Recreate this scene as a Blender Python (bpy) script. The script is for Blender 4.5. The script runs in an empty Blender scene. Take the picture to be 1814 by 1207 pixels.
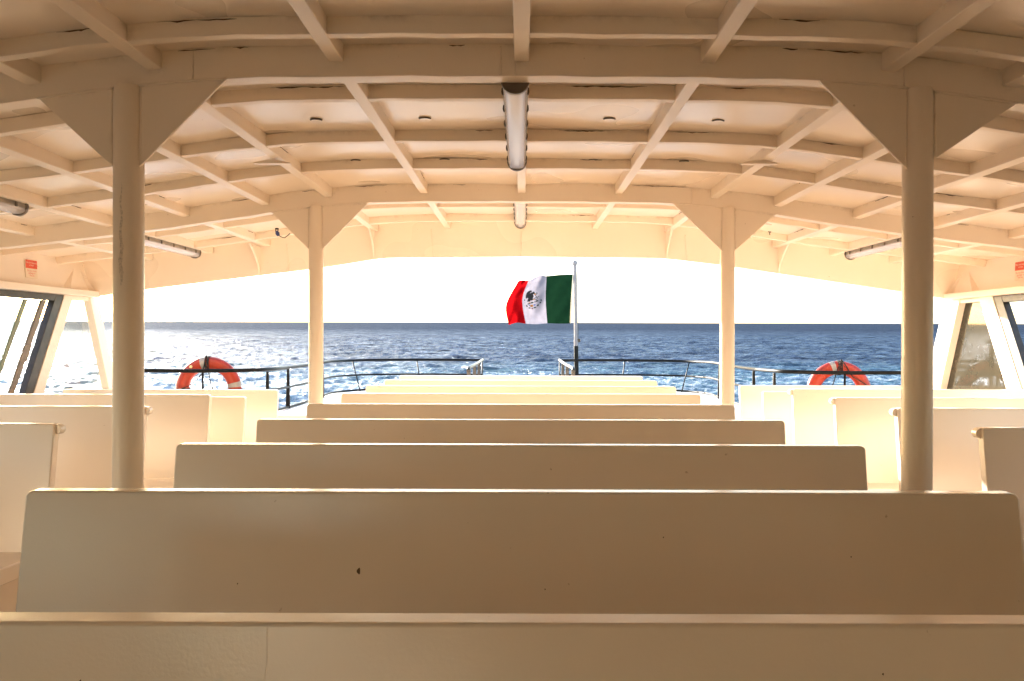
import bpy, math, random
import numpy as np
from mathutils import Vector, Matrix
random.seed(7)
rng = np.random.default_rng(11)
S = bpy.context.scene
COL = S.collection
W = 2.2            # length of a centre bench
EYE = 1.237        # lens height over the deck
FP = 1500.0        # focal length in photo pixels
def D(sc): return FP * W / sc                    # depth for a scale (photo px per bench length)
def at(px, py, Y): return Vector(((px - 923) / FP * Y, Y, EYE + (599 - py) / FP * Y))
def HZ(h): return EYE + h * W

# ------------------------------------------------------------------ materials
def newmat(name):
    m = bpy.data.materials.new(name); m.use_nodes = True
    nt = m.node_tree; nt.nodes.clear()
    out = nt.nodes.new('ShaderNodeOutputMaterial')
    return m, nt, out
def N(nt, t, **kw):
    n = nt.nodes.new(t)
    for k, v in kw.items():
        if hasattr(n, k) and not k in n.inputs: setattr(n, k, v)
        else: n.inputs[k].default_value = v
    return n
def ramp(nt, src, stops):
    r = nt.nodes.new('ShaderNodeValToRGB'); nt.links.new(src, r.inputs[0])
    e = r.color_ramp.elements
    e[0].position, e[0].color = stops[0][0], stops[0][1]
    e[1].position, e[1].color = stops[1][0], stops[1][1]
    for p, c in stops[2:]:
        k = e.new(p); k.color = c
    return r
def g(v): return (v, v, v, 1)
def mix(nt, fac, a, b, mode='MIX'):
    m = nt.nodes.new('ShaderNodeMix'); m.data_type = 'RGBA'; m.blend_type = mode
    if isinstance(fac, (int, float)): m.inputs[0].default_value = fac
    else: nt.links.new(fac, m.inputs[0])
    for s, x in ((6, a), (7, b)):
        if isinstance(x, tuple): m.inputs[s].default_value = x
        else: nt.links.new(x, m.inputs[s])
    return m.outputs[2]

def paint(name, col, rough=0.36, peel=0.25, grime_shade=0.6, wavy=0.3, grime_shade_col=(0.16, 0.085, 0.035, 1), spec=0.5):
    """thick brushed/rolled marine paint: tone drift, orange peel, runs, grime and painted shade in the seams"""
    m, nt, out = newmat(name)
    L = nt.links.new
    tc = N(nt, 'ShaderNodeTexCoord'); geo = N(nt, 'ShaderNodeNewGeometry')
    P = geo.outputs['Position']
    n1 = N(nt, 'ShaderNodeTexNoise', Scale=1.3, Detail=1.5); L(P, n1.inputs['Vector'])
    c = (*col, 1); dk = (col[0] * .965, col[1] * .95, col[2] * .93, 1); lt = (min(.92, col[0] * 1.02), min(.9, col[1] * 1.03), min(.9, col[2] * 1.05), 1)
    r1 = ramp(nt, n1.outputs[0], [(0.15, dk), (0.85, lt)])
    # speckles of dirt / chipped paint
    n2 = N(nt, 'ShaderNodeTexNoise', Scale=34.0, Detail=3.0); L(P, n2.inputs['Vector'])
    r2 = ramp(nt, n2.outputs[0], [(0.755, g(0)), (0.80, g(1))])
    cc = mix(nt, r2.outputs[0], r1.outputs[0], (col[0] * .55, col[1] * .47, col[2] * .38, 1))
    if grime_shade > .8:
        ao = N(nt, 'ShaderNodeAmbientOcclusion', Distance=0.028); ao.samples = 2; ao.only_local = False  # occlusion mask paints crease shade into the colour, broken up as grime
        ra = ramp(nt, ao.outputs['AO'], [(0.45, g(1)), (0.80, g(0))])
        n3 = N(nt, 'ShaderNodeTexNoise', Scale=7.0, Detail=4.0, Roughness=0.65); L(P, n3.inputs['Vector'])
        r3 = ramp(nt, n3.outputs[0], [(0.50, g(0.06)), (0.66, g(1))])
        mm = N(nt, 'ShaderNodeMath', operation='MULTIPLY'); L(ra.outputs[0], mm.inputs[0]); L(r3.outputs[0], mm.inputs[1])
        m2 = N(nt, 'ShaderNodeMath', operation='MULTIPLY'); L(mm.outputs[0], m2.inputs[0]); m2.inputs[1].default_value = grime_shade * .5
        cc = mix(nt, m2.outputs[0], cc, grime_shade_col)
    if True:
        # faint vertical streaks
        mp = N(nt, 'ShaderNodeMapping'); L(P, mp.inputs[0]); mp.inputs['Scale'].default_value = (9, 9, 0.7)
        n4 = N(nt, 'ShaderNodeTexNoise', Scale=1.0, Detail=2.0); L(mp.outputs[0], n4.inputs['Vector'])
        r4 = ramp(nt, n4.outputs[0], [(0.50, g(0)), (0.90, g(0.05))])
        cc = mix(nt, r4.outputs[0], cc, (col[0] * .7, col[1] * .6, col[2] * .48, 1))
    b = N(nt, 'ShaderNodeBsdfPrincipled')
    L(cc, b.inputs['Base Color'])
    nr = N(nt, 'ShaderNodeTexNoise', Scale=2.0, Detail=1.0); L(P, nr.inputs['Vector'])
    mr = N(nt, 'ShaderNodeMapRange'); L(nr.outputs[0], mr.inputs[0]); mr.inputs[3].default_value = rough - .02; mr.inputs[4].default_value = rough + .04
    L(mr.outputs[0], b.inputs['Roughness'])
    b.inputs['Specular IOR Level'].default_value = spec
    nf = N(nt, 'ShaderNodeTexNoise', Scale=210.0, Detail=2.0); L(P, nf.inputs['Vector'])
    nw = N(nt, 'ShaderNodeTexNoise', Scale=5.5, Detail=3.0); L(P, nw.inputs['Vector'])
    b1 = N(nt, 'ShaderNodeBump', Strength=peel, Distance=0.0016); L(nf.outputs[0], b1.inputs['Height'])
    b2 = N(nt, 'ShaderNodeBump', Strength=wavy, Distance=0.006); L(nw.outputs[0], b2.inputs['Height']); L(b1.outputs[0], b2.inputs['Normal'])
    L(b2.outputs[0], b.inputs['Normal'])
    L(b.outputs[0], out.inputs[0])
    return m

def plain(name, col, rough=0.5, metal=0.0, var=0.15, scale=20.0, bump=0.1, spec=0.5):
    m, nt, out = newmat(name); L = nt.links.new
    tc = N(nt, 'ShaderNodeNewGeometry')
    n = N(nt, 'ShaderNodeTexNoise', Scale=scale, Detail=4.0); L(tc.outputs['Position'], n.inputs['Vector'])
    r = ramp(nt, n.outputs[0], [(0.3, (col[0] * (1 - var), col[1] * (1 - var), col[2] * (1 - var), 1)), (0.7, (min(1, col[0] * (1 + var)), min(1, col[1] * (1 + var)), min(1, col[2] * (1 + var)), 1))])
    b = N(nt, 'ShaderNodeBsdfPrincipled', Roughness=rough, Metallic=metal); b.inputs['Specular IOR Level'].default_value = spec
    L(r.outputs[0], b.inputs['Base Color'])
    bp = N(nt, 'ShaderNodeBump', Strength=bump, Distance=0.002); L(n.outputs[0], bp.inputs['Height']); L(bp.outputs[0], b.inputs['Normal'])
    L(b.outputs[0], out.inputs[0]); return m

CREAM = (0.88, 0.770, 0.650)
M_roof = paint('cream_roof_paint', CREAM, rough=0.27, peel=0.15, grime_shade=0.3, wavy=0.5, spec=0.8)
M_beam = paint('cream_beam_paint', (0.87, 0.756, 0.625), rough=0.38, peel=0.25, grime_shade=0.82, wavy=0.35)
M_bench = paint('cream_bench_paint', (0.87, 0.756, 0.625), rough=0.22, peel=0.10, grime_shade=0.25, wavy=0.30, spec=1.0)
M_pole = paint('cream_pole_paint', (0.865, 0.75, 0.615), rough=0.30, peel=0.35, grime_shade=0.4, wavy=0.2)
M_wall = paint('cream_wall_paint', CREAM, rough=0.36, peel=0.2, grime_shade=0.8, wavy=0.3)
M_deck = paint('deck_paint', (0.50, 0.42, 0.31), rough=0.55, peel=0.8, grime_shade=0.3, wavy=0.2)
M_white = paint('white_deck_paint', (0.80, 0.77, 0.72), rough=0.45, peel=0.4, grime_shade=0.2, wavy=0.2)
M_black = plain('black_rail_paint', (0.006, 0.006, 0.006), rough=0.45, var=0.3, spec=0.15)
M_steel = plain('worn_rail_metal', (0.07, 0.060, 0.048), rough=0.35, metal=0.6, var=0.25)
M_rope = plain('black_rope', (0.02, 0.018, 0.016), rough=0.8)
M_frame = plain('dark_window_frame', (0.055, 0.045, 0.035), rough=0.4, var=0.25)
M_alu = plain('bronze_slider_frame', (0.20, 0.14, 0.085), rough=0.4, metal=0.2)
M_green = plain('greenish_glass_edge', (0.22, 0.23, 0.13), rough=0.3)
M_cap = plain('grey_brown_plastic', (0.11, 0.085, 0.06), rough=0.45)
M_house = plain('lamp_housing_plastic', (0.28, 0.25, 0.21), rough=0.4)
M_tray = plain('lamp_reflector', (0.90, 0.88, 0.90), rough=0.25, var=0.05)
M_led = plain('lamp_strip', (0.80, 0.80, 0.86), rough=0.3, scale=45, var=0.35)
M_ring = plain('orange_lifebuoy', (0.34, 0.024, 0.003), rough=0.42, var=0.12, scale=6)
M_band = plain('white_band', (0.30, 0.28, 0.26), rough=0.5, var=0.05)
M_dot = plain('pale_reflector_dot', (0.85, 0.68, 0.36), rough=0.3)
M_pw = plain('white_mast', (0.20, 0.19, 0.205), rough=0.35, var=0.06)
M_blue = plain('blue_plug', (0.02, 0.04, 0.16), rough=0.4)
M_red = plain('red_sign_paint', (0.72, 0.09, 0.04), rough=0.5, var=0.08)
M_paper = plain('cream_sign_paper', (0.86, 0.74, 0.58), rough=0.6, var=0.05)
M_signw = plain('sign_lettering', (0.865, 0.75, 0.615), rough=0.6, var=0.02)
M_bar = plain('dark_strut_paint', (0.05, 0.055, 0.05), rough=0.5)
M_sheet = plain('olive_reflection', (0.20, 0.185, 0.135), rough=0.9, var=0.25, scale=9)
M_vest = plain('red_reflection', (0.45, 0.12, 0.07), rough=0.9, scale=12)

def cover_mat():
    m, nt, out = newmat('clear_lamp_cover'); L = nt.links.new
    t = N(nt, 'ShaderNodeBsdfTransparent'); t.inputs[0].default_value = (.93, .93, .95, 1)
    gl = N(nt, 'ShaderNodeBsdfPrincipled', Roughness=0.12); gl.inputs['Base Color'].default_value = (.95, .93, 1, 1)
    lw = N(nt, 'ShaderNodeLayerWeight', Blend=0.45)
    mr = N(nt, 'ShaderNodeMapRange'); L(lw.outputs['Facing'], mr.inputs[0]); mr.inputs[3].default_value = .10; mr.inputs[4].default_value = .55
    mx = N(nt, 'ShaderNodeMixShader'); L(mr.outputs[0], mx.inputs[0]); L(t.outputs[0], mx.inputs[1]); L(gl.outputs[0], mx.inputs[2])
    L(mx.outputs[0], out.inputs[0]); return m
M_cover = cover_mat()

def glass_mat(name, tint, film, filmcol):
    m, nt, out = newmat(name); L = nt.links.new
    t = N(nt, 'ShaderNodeBsdfTransparent'); t.inputs[0].default_value = tint
    d = N(nt, 'ShaderNodeBsdfDiffuse'); d.inputs[0].default_value = filmcol
    geo = N(nt, 'ShaderNodeNewGeometry')
    n = N(nt, 'ShaderNodeTexNoise', Scale=6.0, Detail=6.0, Roughness=0.7); L(geo.outputs['Position'], n.inputs['Vector'])
    mr = N(nt, 'ShaderNodeMapRange'); L(n.outputs[0], mr.inputs[0]); mr.inputs[3].default_value = film * .6; mr.inputs[4].default_value = film * 1.4
    m1 = N(nt, 'ShaderNodeMixShader'); L(mr.outputs[0], m1.inputs[0]); L(t.outputs[0], m1.inputs[1]); L(d.outputs[0], m1.inputs[2])
    gl = N(nt, 'ShaderNodeBsdfGlossy', Roughness=0.03); gl.inputs[0].default_value = (1, 1, 1, 1)
    lw = N(nt, 'ShaderNodeLayerWeight', Blend=0.5); pw = N(nt, 'ShaderNodeMath', operation='POWER'); L(lw.outputs['Facing'], pw.inputs[0]); pw.inputs[1].default_value = 3.0
    fr = N(nt, 'ShaderNodeMapRange'); L(pw.outputs[0], fr.inputs[0]); fr.inputs[3].default_value = .05; fr.inputs[4].default_value = .14
    m2 = N(nt, 'ShaderNodeMixShader'); L(fr.outputs[0], m2.inputs[0]); L(m1.outputs[0], m2.inputs[1]); L(gl.outputs[0], m2.inputs[2])
    L(m2.outputs[0], out.inputs[0]); return m
M_tint = glass_mat('smoked_glass', (.10, .10, .09, 1), .55, (.085, .075, .052, 1))
M_clear = glass_mat('clear_glass', (.90, .92, .90, 1), .02, (.6, .6, .55, 1))

def cloth_mat(name, col, tr=0.35):
    m, nt, out = newmat(name); L = nt.links.new
    geo = N(nt, 'ShaderNodeNewGeometry')
    n = N(nt, 'ShaderNodeTexNoise', Scale=14.0, Detail=3.0); L(geo.outputs['Position'], n.inputs['Vector'])
    r = ramp(nt, n.outputs[0], [(0.35, (col[0] * .85, col[1] * .85, col[2] * .85, 1)), (0.65, (*col, 1))])
    a = N(nt, 'ShaderNodeBsdfDiffuse'); b = N(nt, 'ShaderNodeBsdfTranslucent')
    L(r.outputs[0], a.inputs[0]); L(r.outputs[0], b.inputs[0])
    mx = N(nt, 'ShaderNodeMixShader'); mx.inputs[0].default_value = tr
    L(a.outputs[0], mx.inputs[1]); L(b.outputs[0], mx.inputs[2]); L(mx.outputs[0], out.inputs[0]); return m

# ------------------------------------------------------------------ mesh helpers
class MB:
    def __init__(s): s.v = []; s.f = []; s.mi = []
    def add(s, vs, fs, mi=0):
        o = len(s.v); s.v += [tuple(p) for p in vs]; s.f += [tuple(o + i for i in f) for f in fs]; s.mi += [mi] * len(fs)
    def box(s, x0, x1, y0, y1, z0, z1):
        s.add([(x0, y0, z0), (x1, y0, z0), (x1, y1, z0), (x0, y1, z0), (x0, y0, z1), (x1, y0, z1), (x1, y1, z1), (x0, y1, z1)],
              [(0, 3, 2, 1), (4, 5, 6, 7), (0, 1, 5, 4), (1, 2, 6, 5), (2, 3, 7, 6), (3, 0, 4, 7)])
    def prism(s, poly, vec):
        n = len(poly); vec = Vector(vec); p = [Vector(q) for q in poly]
        s.add(p + [q + vec for q in p], [tuple(range(n - 1, -1, -1)), tuple(range(n, 2 * n))] + [(i, (i + 1) % n, n + (i + 1) % n, n + i) for i in range(n)])
    def tube(s, path, r, n=10, caps=True):
        path = [Vector(p) for p in path]; rr = r if isinstance(r, (list, tuple)) else [r] * len(path)
        rings = []; up = None
        for i, p in enumerate(path):
            t = (path[min(i + 1, len(path) - 1)] - path[max(i - 1, 0)]).normalized()
            if up is None:
                up = Vector((0, 0, 1)) if abs(t.z) < .9 else Vector((1, 0, 0))
            a = t.cross(up).normalized(); up = a.cross(t).normalized()
            rings.append([p + (a * math.cos(2 * math.pi * k / n) + up * math.sin(2 * math.pi * k / n)) * rr[i] for k in range(n)])
        vs = [q for ring in rings for q in ring]; fs = []
        for i in range(len(path) - 1):
            for k in range(n):
                fs.append((i * n + k, i * n + (k + 1) % n, (i + 1) * n + (k + 1) % n, (i + 1) * n + k))
        if caps: fs += [tuple(range(n - 1, -1, -1)), tuple((len(path) - 1) * n + k for k in range(n))]
        s.add(vs, fs)
    def build(s, name, mat, parent=None, smooth=False, bevel=0.0, segs=2, recalc=True, wn=False):
        me = bpy.data.meshes.new(name); me.from_pydata(s.v, [], s.f)
        mats = mat if isinstance(mat, (list, tuple)) else [mat]
        for m in mats: me.materials.append(m)
        if len(mats) > 1: me.polygons.foreach_set('material_index', s.mi)
        if recalc:
            import bmesh
            bm = bmesh.new(); bm.from_mesh(me); bmesh.ops.recalc_face_normals(bm, faces=bm.faces); bm.to_mesh(me); bm.free()
        if smooth is True: me.polygons.foreach_set('use_smooth', [True] * len(me.polygons))
        me.update()
        o = bpy.data.objects.new(name, me); COL.objects.link(o)
        if parent: o.parent = parent
        if bevel > 0:
            if not smooth: me.polygons.foreach_set('use_smooth', [True] * len(me.polygons))
            b = o.modifiers.new('bevel', 'BEVEL'); b.width = bevel; b.segments = segs; b.limit_method = 'ANGLE'; b.angle_limit = math.radians(35); b.harden_normals = True
        elif smooth == 'auto':
            me.polygons.foreach_set('use_smooth', [True] * len(me.polygons))
            import bmesh
            bm = bmesh.new(); bm.from_mesh(me)
            for e in bm.edges:
                if len(e.link_faces) == 2 and e.calc_face_angle(0) > math.radians(35): e.smooth = False
            bm.to_mesh(me); bm.free()
        return o
def thing(name, label, cat, loc=(0, 0, 0), group=None, rot=(0, 0, 0)):
    o = bpy.data.objects.new(name, None); COL.objects.link(o); o.location = loc; o.rotation_euler = rot
    o.empty_display_size = .1
    o['label'] = label; o['category'] = cat
    if group: o['group'] = group
    return o
def tag(o, label, cat, group=None):
    o['label'] = label; o['category'] = cat
    if group: o['group'] = group
    return o
def struct(o): o['kind'] = 'structure'; return o
def dup(root, loc, label, rotz=None):
    r = root.copy(); COL.objects.link(r); r.location = loc; r['label'] = label
    if rotz is not None: r.rotation_euler = (0, 0, rotz)
    for ch in list(root.children):
        c = ch.copy(); COL.objects.link(c); c.parent = r
        for gch in list(ch.children):
            d = gch.copy(); COL.objects.link(d); d.parent = c
    return r

# ------------------------------------------------------------------ roof
DP = np.array([[0, 0], [.25, .0012], [.43, .005], [.56, .0155], [.70, .034], [.85, .057], [1.06, .087], [1.4, .128], [1.62, .155], [1.75, .172]])
def drop(X):
    a = abs(X) / W
    # smooth (Catmull-Rom) interpolation of the measured roof camber
    i = max(0, min(len(DP) - 2, int(np.searchsorted(DP[:, 0], a) - 1)))
    x0, x1 = DP[i, 0], DP[i + 1, 0]; t = (a - x0) / (x1 - x0)
    def slope(k):
        if k == 0: return 0.0
        if k >= len(DP) - 1: return (DP[-1, 1] - DP[-2, 1]) / (DP[-1, 0] - DP[-2, 0])
        return (DP[k + 1, 1] - DP[k - 1, 1]) / (DP[k + 1, 0] - DP[k - 1, 0])
    m0, m1 = slope(i) * (x1 - x0), slope(i + 1) * (x1 - x0)
    y = (2 * t**3 - 3 * t**2 + 1) * DP[i, 1] + (t**3 - 2 * t**2 + t) * m0 + (-2 * t**3 + 3 * t**2) * DP[i + 1, 1] + (t**3 - t**2) * m1
    return float(y) * W
XS = [x * W for x in np.linspace(-1.618, 1.618, 61)]
Y_FWD, Y_FAS = -6.0, D(483)
roof = thing('canopy_roof', 'cream painted steel canopy roof with a curved grid of beams underneath', 'roof', (0, 0, HZ(.426)))
RO = Vector((0, 0, HZ(.426)))
def rpart(mb, name, mat, parent=roof, **kw):
    off = RO
    if parent is not roof and parent is not None: off = Vector((0, 0, 0)) + RO
    mb.v = [(p[0], p[1], p[2] - off.z) for p in mb.v]
    return mb.build(name, mat, parent, **kw)
mb = MB()     # ceiling skin, with slight buckling between the beams
nY = 150; YS = np.linspace(Y_FWD, Y_FAS, nY)
XC = np.linspace(-1.62 * W, 1.62 * W, 121)
vs = []
for j, y in enumerate(YS):
    for x in XC:
        b = .0035 * math.sin(x * 4.9 + 1.3 * math.sin(y * 2.1)) * math.sin(y * 3.9 + x) + .002 * math.sin(x * 11 + y * 7)
        vs.append((x, y, HZ(.426) - drop(x) + b + .003))
fs = [(j * 121 + i, (j + 1) * 121 + i, (j + 1) * 121 + i + 1, j * 121 + i + 1) for j in range(nY - 1) for i in range(120)]
o0 = len(vs); vs += [(x, y, HZ(.426) - drop(x) + .03) for y in (Y_FWD, Y_FAS + .03) for x in XC]
fs += [(o0 + i, o0 + i + 1, o0 + 121 + i + 1, o0 + 121 + i) for i in range(120)]
mb.add(vs, fs); rpart(mb, 'ceiling_panel', M_roof, smooth=True, recalc=False)

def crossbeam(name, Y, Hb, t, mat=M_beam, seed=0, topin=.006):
    """beam following the roof camber: front face at Y, thickness t"""
    mb = MB(); vs = []
    for k, x in enumerate(XS):
        wv = .0012 * math.sin(k * 1.7 + seed) + .0008 * math.sin(k * 3.1 + seed * 2)
        zb = HZ(Hb) - drop(x) + wv; zt = HZ(.426) - drop(x) + topin
        vs += [(x, Y, zb), (x, Y + t, zb), (x, Y + t, zt), (x, Y, zt)]
    fs = []
    for k in range(len(XS) - 1):
        a, b = 4 * k, 4 * k + 4
        for q in range(4): fs.append((a + q, a + (q + 1) % 4, b + (q + 1) % 4, b + q))
    fs += [(0, 1, 2, 3), tuple(4 * (len(XS) - 1) + q for q in range(4))]
    mb.add(vs, fs); return rpart(mb, name, mat, bevel=.004, segs=2)
Y_M1, Y_M2 = D(1218), D(639)
crossbeam('main_beam', Y_M1, .381, .075)
crossbeam('main_beam', Y_M2, .3787, .075, seed=3)
crossbeam('main_beam', Y_M1 - (Y_M2 - Y_M1), .381, .075, seed=5)
TY = [D(1336), D(1050), D(864), D(744)]
TY += [D(744) + .80 * .825]  # sits just ahead of the second main beam
for k, y in enumerate([TY[0], TY[1], TY[2], TY[3], D(574), D(513)]):
    crossbeam('cross_beam', y, .404, .042, seed=k * 1.3)
for k in range(1, 5): crossbeam('cross_beam', TY[0] - .66 * k, .404, .042, seed=k * 2.3)
LX = [0, .27, .535, .71, .93, 1.14, 1.36]
def longi(Xw):
    x = Xw * W; w = .024
    mb = MB(); z1 = HZ(.426) - drop(x) + .012
    hb = .4022 if Xw != 0 else .4015
    ys = np.linspace(Y_FWD, Y_FAS - .004, 40)
    vs = []
    for k, y in enumerate(ys):
        q = .0015 * math.sin(k * 1.9 + Xw * 9)
        for sx in (-w, w):
            vs.append((x + sx + q, y, HZ(hb) - drop(x + sx) ))
        for sx in (w, -w):
            vs.append((x + sx + q, y, HZ(.426) - drop(x + sx) + .008))
    fs = []
    for k in range(len(ys) - 1):
        a, b = 4 * k, 4 * k + 4
        for q in range(4): fs.append((a + q, a + (q + 1) % 4, b + (q + 1) % 4, b + q))
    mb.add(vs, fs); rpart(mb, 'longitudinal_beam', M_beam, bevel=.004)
for x in LX:
    longi(x)
    if x: longi(-x)
# aft drop panel (fascia) with curved knees
FB = np.array([[-1.60, .143], [-1.54, .150], [-1.395, .172], [-.758, .252], [-.627, .272], [-.56, .284], [-.5, .292], [0, .298], [.5, .2945], [.56, .290], [.733, .270], [1.41, .172], [1.6, .143]])
mb = MB(); vs = []; xs = np.linspace(-1.618, 1.618, 81)
for x in xs:
    zb = HZ(float(np.interp(x, FB[:, 0], FB[:, 1]))); zt = HZ(.426) - drop(x * W) + .01
    for t in (0, 1, 2, 3):
        z = zt + (zb - zt) * t / 3; vs.append((x * W, Y_FAS + .003 * math.sin(x * 9 + t), z))
    for t in (3, 0):
        vs.append((x * W, Y_FAS + .02, zt + (zb - zt) * t / 3))
fs = []
for k in range(len(xs) - 1):
    a, b = 6 * k, 6 * k + 6
    for q in range(6): fs.append((a + q, a + (q + 1) % 6, b + (q + 1) % 6, b + q))
mb.add(vs, fs); fas = rpart(mb, 'fascia_panel', M_roof, smooth='auto')
for xk in (-.96, -.54, .535, .945):
    x = xk * W; zt = HZ(.402) - drop(x) + .004; zb = HZ(float(np.interp(xk, FB[:, 0], FB[:, 1]))) + .004
    prof = [(Y_FAS - .002, zt)]
    for t in np.linspace(0, 1, 10):
        prof.append((Y_FAS - .004 - .24 * (1 - t)**1.7, zt - (zt - zb) * t))
    mb = MB(); mb.prism([(x - .007, y, z) for y, z in prof], (.014, 0, 0)); rpart(mb, 'knee_bracket', M_roof, smooth='auto')
for xk in (0.0, -.86, -.33, .60):
    x = xk * W
    mb = MB(); zt = HZ(.40) - drop(x); zb = HZ(float(np.interp(xk, FB[:, 0], FB[:, 1]))) + .003
    pts = [(x + .0015 * math.sin(i * 2.2) + (.02 * i / 11 if xk else 0), Y_FAS - .001, zt + (zb - zt) * i / 11) for i in range(12)]
    mb.tube(pts, .0045, 6); rpart(mb, 'weld_seam', M_roof, smooth=True)
# weld seams on the main beams
for (px, yy, hb) in ((885, Y_M1, .381), (913, Y_M1, .381), (340, Y_M1, .381), (1600, Y_M1, .381), (1225, Y_M2, .3787), (925, Y_M2, .3787)):
    x = (px - 923) / FP * yy
    mb = MB(); zt = HZ(.424) - drop(x); zb = HZ(hb) - drop(x) + .004
    mb.tube([(x + .001 * math.sin(i * 2.7), yy - .0005, zt + (zb - zt) * i / 7) for i in range(8)], .0035, 6); rpart(mb, 'weld_seam', M_beam, smooth=True)
# rusty open seams where the cross beams meet the ceiling skin
mb = MB(); rr_ = random.Random(5)
for yy in (TY[0], TY[1], TY[2], TY[3], D(574), D(513), Y_M1, Y_M2):
    for q in range(13):
        x0 = rr_.uniform(-3.3, 3.2); ln = rr_.choice((.05, .08, .12, .2, .35)); n = max(4, int(ln / .02))
        if any(abs(abs(x0 + ln / 2) - l * W) < ln / 2 + .03 for l in LX): continue
        top, bot = [], []
        for k in range(n + 1):
            x = x0 + ln * k / n; th_ = rr_.uniform(.0008, .0038) * math.sin(math.pi * min(1, max(0, (k + .3) / (n + .6))))
            z = HZ(.426) - drop(x) - .001 + rr_.uniform(-.0012, .0012); top.append((x, yy - .0016, z)); bot.append((x, yy - .0016, z - th_ * 1.6))
        mb.add(top + bot, [(k, k + 1, n + 2 + k, n + 1 + k) for k in range(n)])
for l in LX:
    for sx in (-1, 1):
        for q in range(4):
            y0 = rr_.uniform(1.9, 6.4); ln = rr_.uniform(.04, .22); n = 8; x = sx * l * W + (.0255 if sx * l < 0 else -.0255); top, bot = [], []
            if any(y0 - .05 < t_ < y0 + ln + .03 for t_ in (TY[0], TY[1], TY[2], TY[3], D(574), D(513), Y_M1, Y_M2)): continue
            for k in range(n + 1):
                z = HZ(.426) - drop(x) - .001; th_ = rr_.uniform(.001, .005); top.append((x, y0 + ln * k / n, z)); bot.append((x, y0 + ln * k / n, z - th_))
            mb.add(top + bot, [(k, k + 1, n + 2 + k, n + 1 + k) for k in range(n)])
rpart(mb, 'rusty_seam', plain('rust_brown', (0.10, 0.052, 0.024), .9), recalc=False)
# round drain plugs in the ceiling skin
for (px, py, sc) in ((560, 211, 911), (752, 207, 911), (1078, 207, 911), (1270, 210, 911), (630, 283, 742), (787, 283, 742), (1050, 281, 742), (1210, 283, 742)):
    Yp = D(sc); x = (px - 923) / FP * Yp; z = HZ(.426) - drop(x)
    mb = MB(); r = .026
    ring = [(x + r * math.cos(a), Yp + r * math.sin(a) * 1.0, z - .004) for a in np.linspace(0, 2 * math.pi, 17)[:-1]]
    mb.prism(ring, (0, 0, .006)); rpart(mb, 'round_plug', M_roof, bevel=.0015)
    mb = MB(); mb.tube([(x + r * 1.02 * math.cos(a), Yp + r * 1.02 * math.sin(a), z - .0015) for a in np.linspace(math.radians(205), math.radians(335), 12)], .0034, 6)
    rpart(mb, 'plug_lip', M_cap, smooth=True)
# small mounting plates slung under two longitudinal beams
for px, py in ((481, 287), (1345, 285)):
    Yp = D(812); c = at(px, py, Yp); sx = -1 if px < 923 else 1
    mb = MB(); z1 = HZ(.4022) - drop(c.x) - .001; zb = c.z - .006
    mb.prism([(c.x - .02, Yp, z1), (c.x + .02, Yp, z1), (c.x + .085, Yp, zb), (c.x - .085, Yp, zb)], (0, .006, 0))
    mb.box(c.x - .088, c.x + .088, Yp - .004, Yp + .034, zb - .006, zb - .0005)
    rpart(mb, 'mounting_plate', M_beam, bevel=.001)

# ------------------------------------------------------------------ support poles
def pole(px, Yf, pw, apex, inner, outer, label, beamH):
    X = (px - 923) / FP * Yf; s = -1 if X < 0 else 1
    t = thing('support_pole', label, 'pole', (X, Yf + .025, 0), 'round posts holding up the canopy')
    r = pw / 2; ztop = HZ(beamH) - drop(X)
    mb = MB(); n = 28; hs = [0, .02, .5, 1.0, 1.5, ztop - .02, ztop + .006]
    mb.tube([(0.0006 * math.sin(h * 9), 0, h) for h in hs], [r] * (len(hs) - 1) + [r * .93], n); mb.build('shaft', M_pole, t, smooth='auto')
    mb = MB(); mb.tube([(0, 0, 0), (0, 0, .012)], .085, 24); mb.build('base_flange', M_pole, t, bevel=.002)
    for (xe, ap) in ((inner, apex[0]), (outer, apex[1])):
        xe_ = xe * W * s - X; d = 1 if xe_ > 0 else -1
        m = MB(); top = []
        for k in range(9):
            xx = d * (r - .004) + (xe_ - d * (r - .004)) * k / 8
            top.append((xx, -.022, HZ(beamH) - drop(X + xx) + .001))
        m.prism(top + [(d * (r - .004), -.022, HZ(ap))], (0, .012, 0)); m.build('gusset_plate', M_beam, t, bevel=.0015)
        # weld bead along the top and the shaft
        m = MB(); m.tube([(p[0], -.024 + .001 * math.sin(i * 2), p[2] - .001) for i, p in enumerate(top)], .004, 6)
        m.tube([(d * (r + .001), -.02, HZ(ap) + .01 + (HZ(beamH) - drop(X) - HZ(ap) - .015) * k / 10) for k in range(11)], .0035, 6)
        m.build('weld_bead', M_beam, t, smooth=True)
    return t
Pw = .094
def grime():
    m, nt, out = newmat('grime_streak'); L = nt.links.new
    geo = N(nt, 'ShaderNodeNewGeometry'); n = N(nt, 'ShaderNodeTexNoise', Scale=160.0, Detail=4.0); L(geo.outputs['Position'], n.inputs['Vector'])
    r = ramp(nt, n.outputs[0], [(0.36, g(.05)), (0.74, g(.42))]); t = N(nt, 'ShaderNodeBsdfTransparent'); d = N(nt, 'ShaderNodeBsdfDiffuse'); d.inputs[0].default_value = (.20, .11, .05, 1)
    mx = N(nt, 'ShaderNodeMixShader'); L(r.outputs[0], mx.inputs[0]); L(t.outputs[0], mx.inputs[1]); L(d.outputs[0], mx.inputs[2]); L(mx.outputs[0], out.inputs[0]); return m
pl = pole(221, Y_M1, Pw, (.248, .248), .43, .704, 'round cream post with triangular gussets and a grimy vertical streak, nearest on the left', .381)
mb = MB(); vs = []; nn = 24
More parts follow.
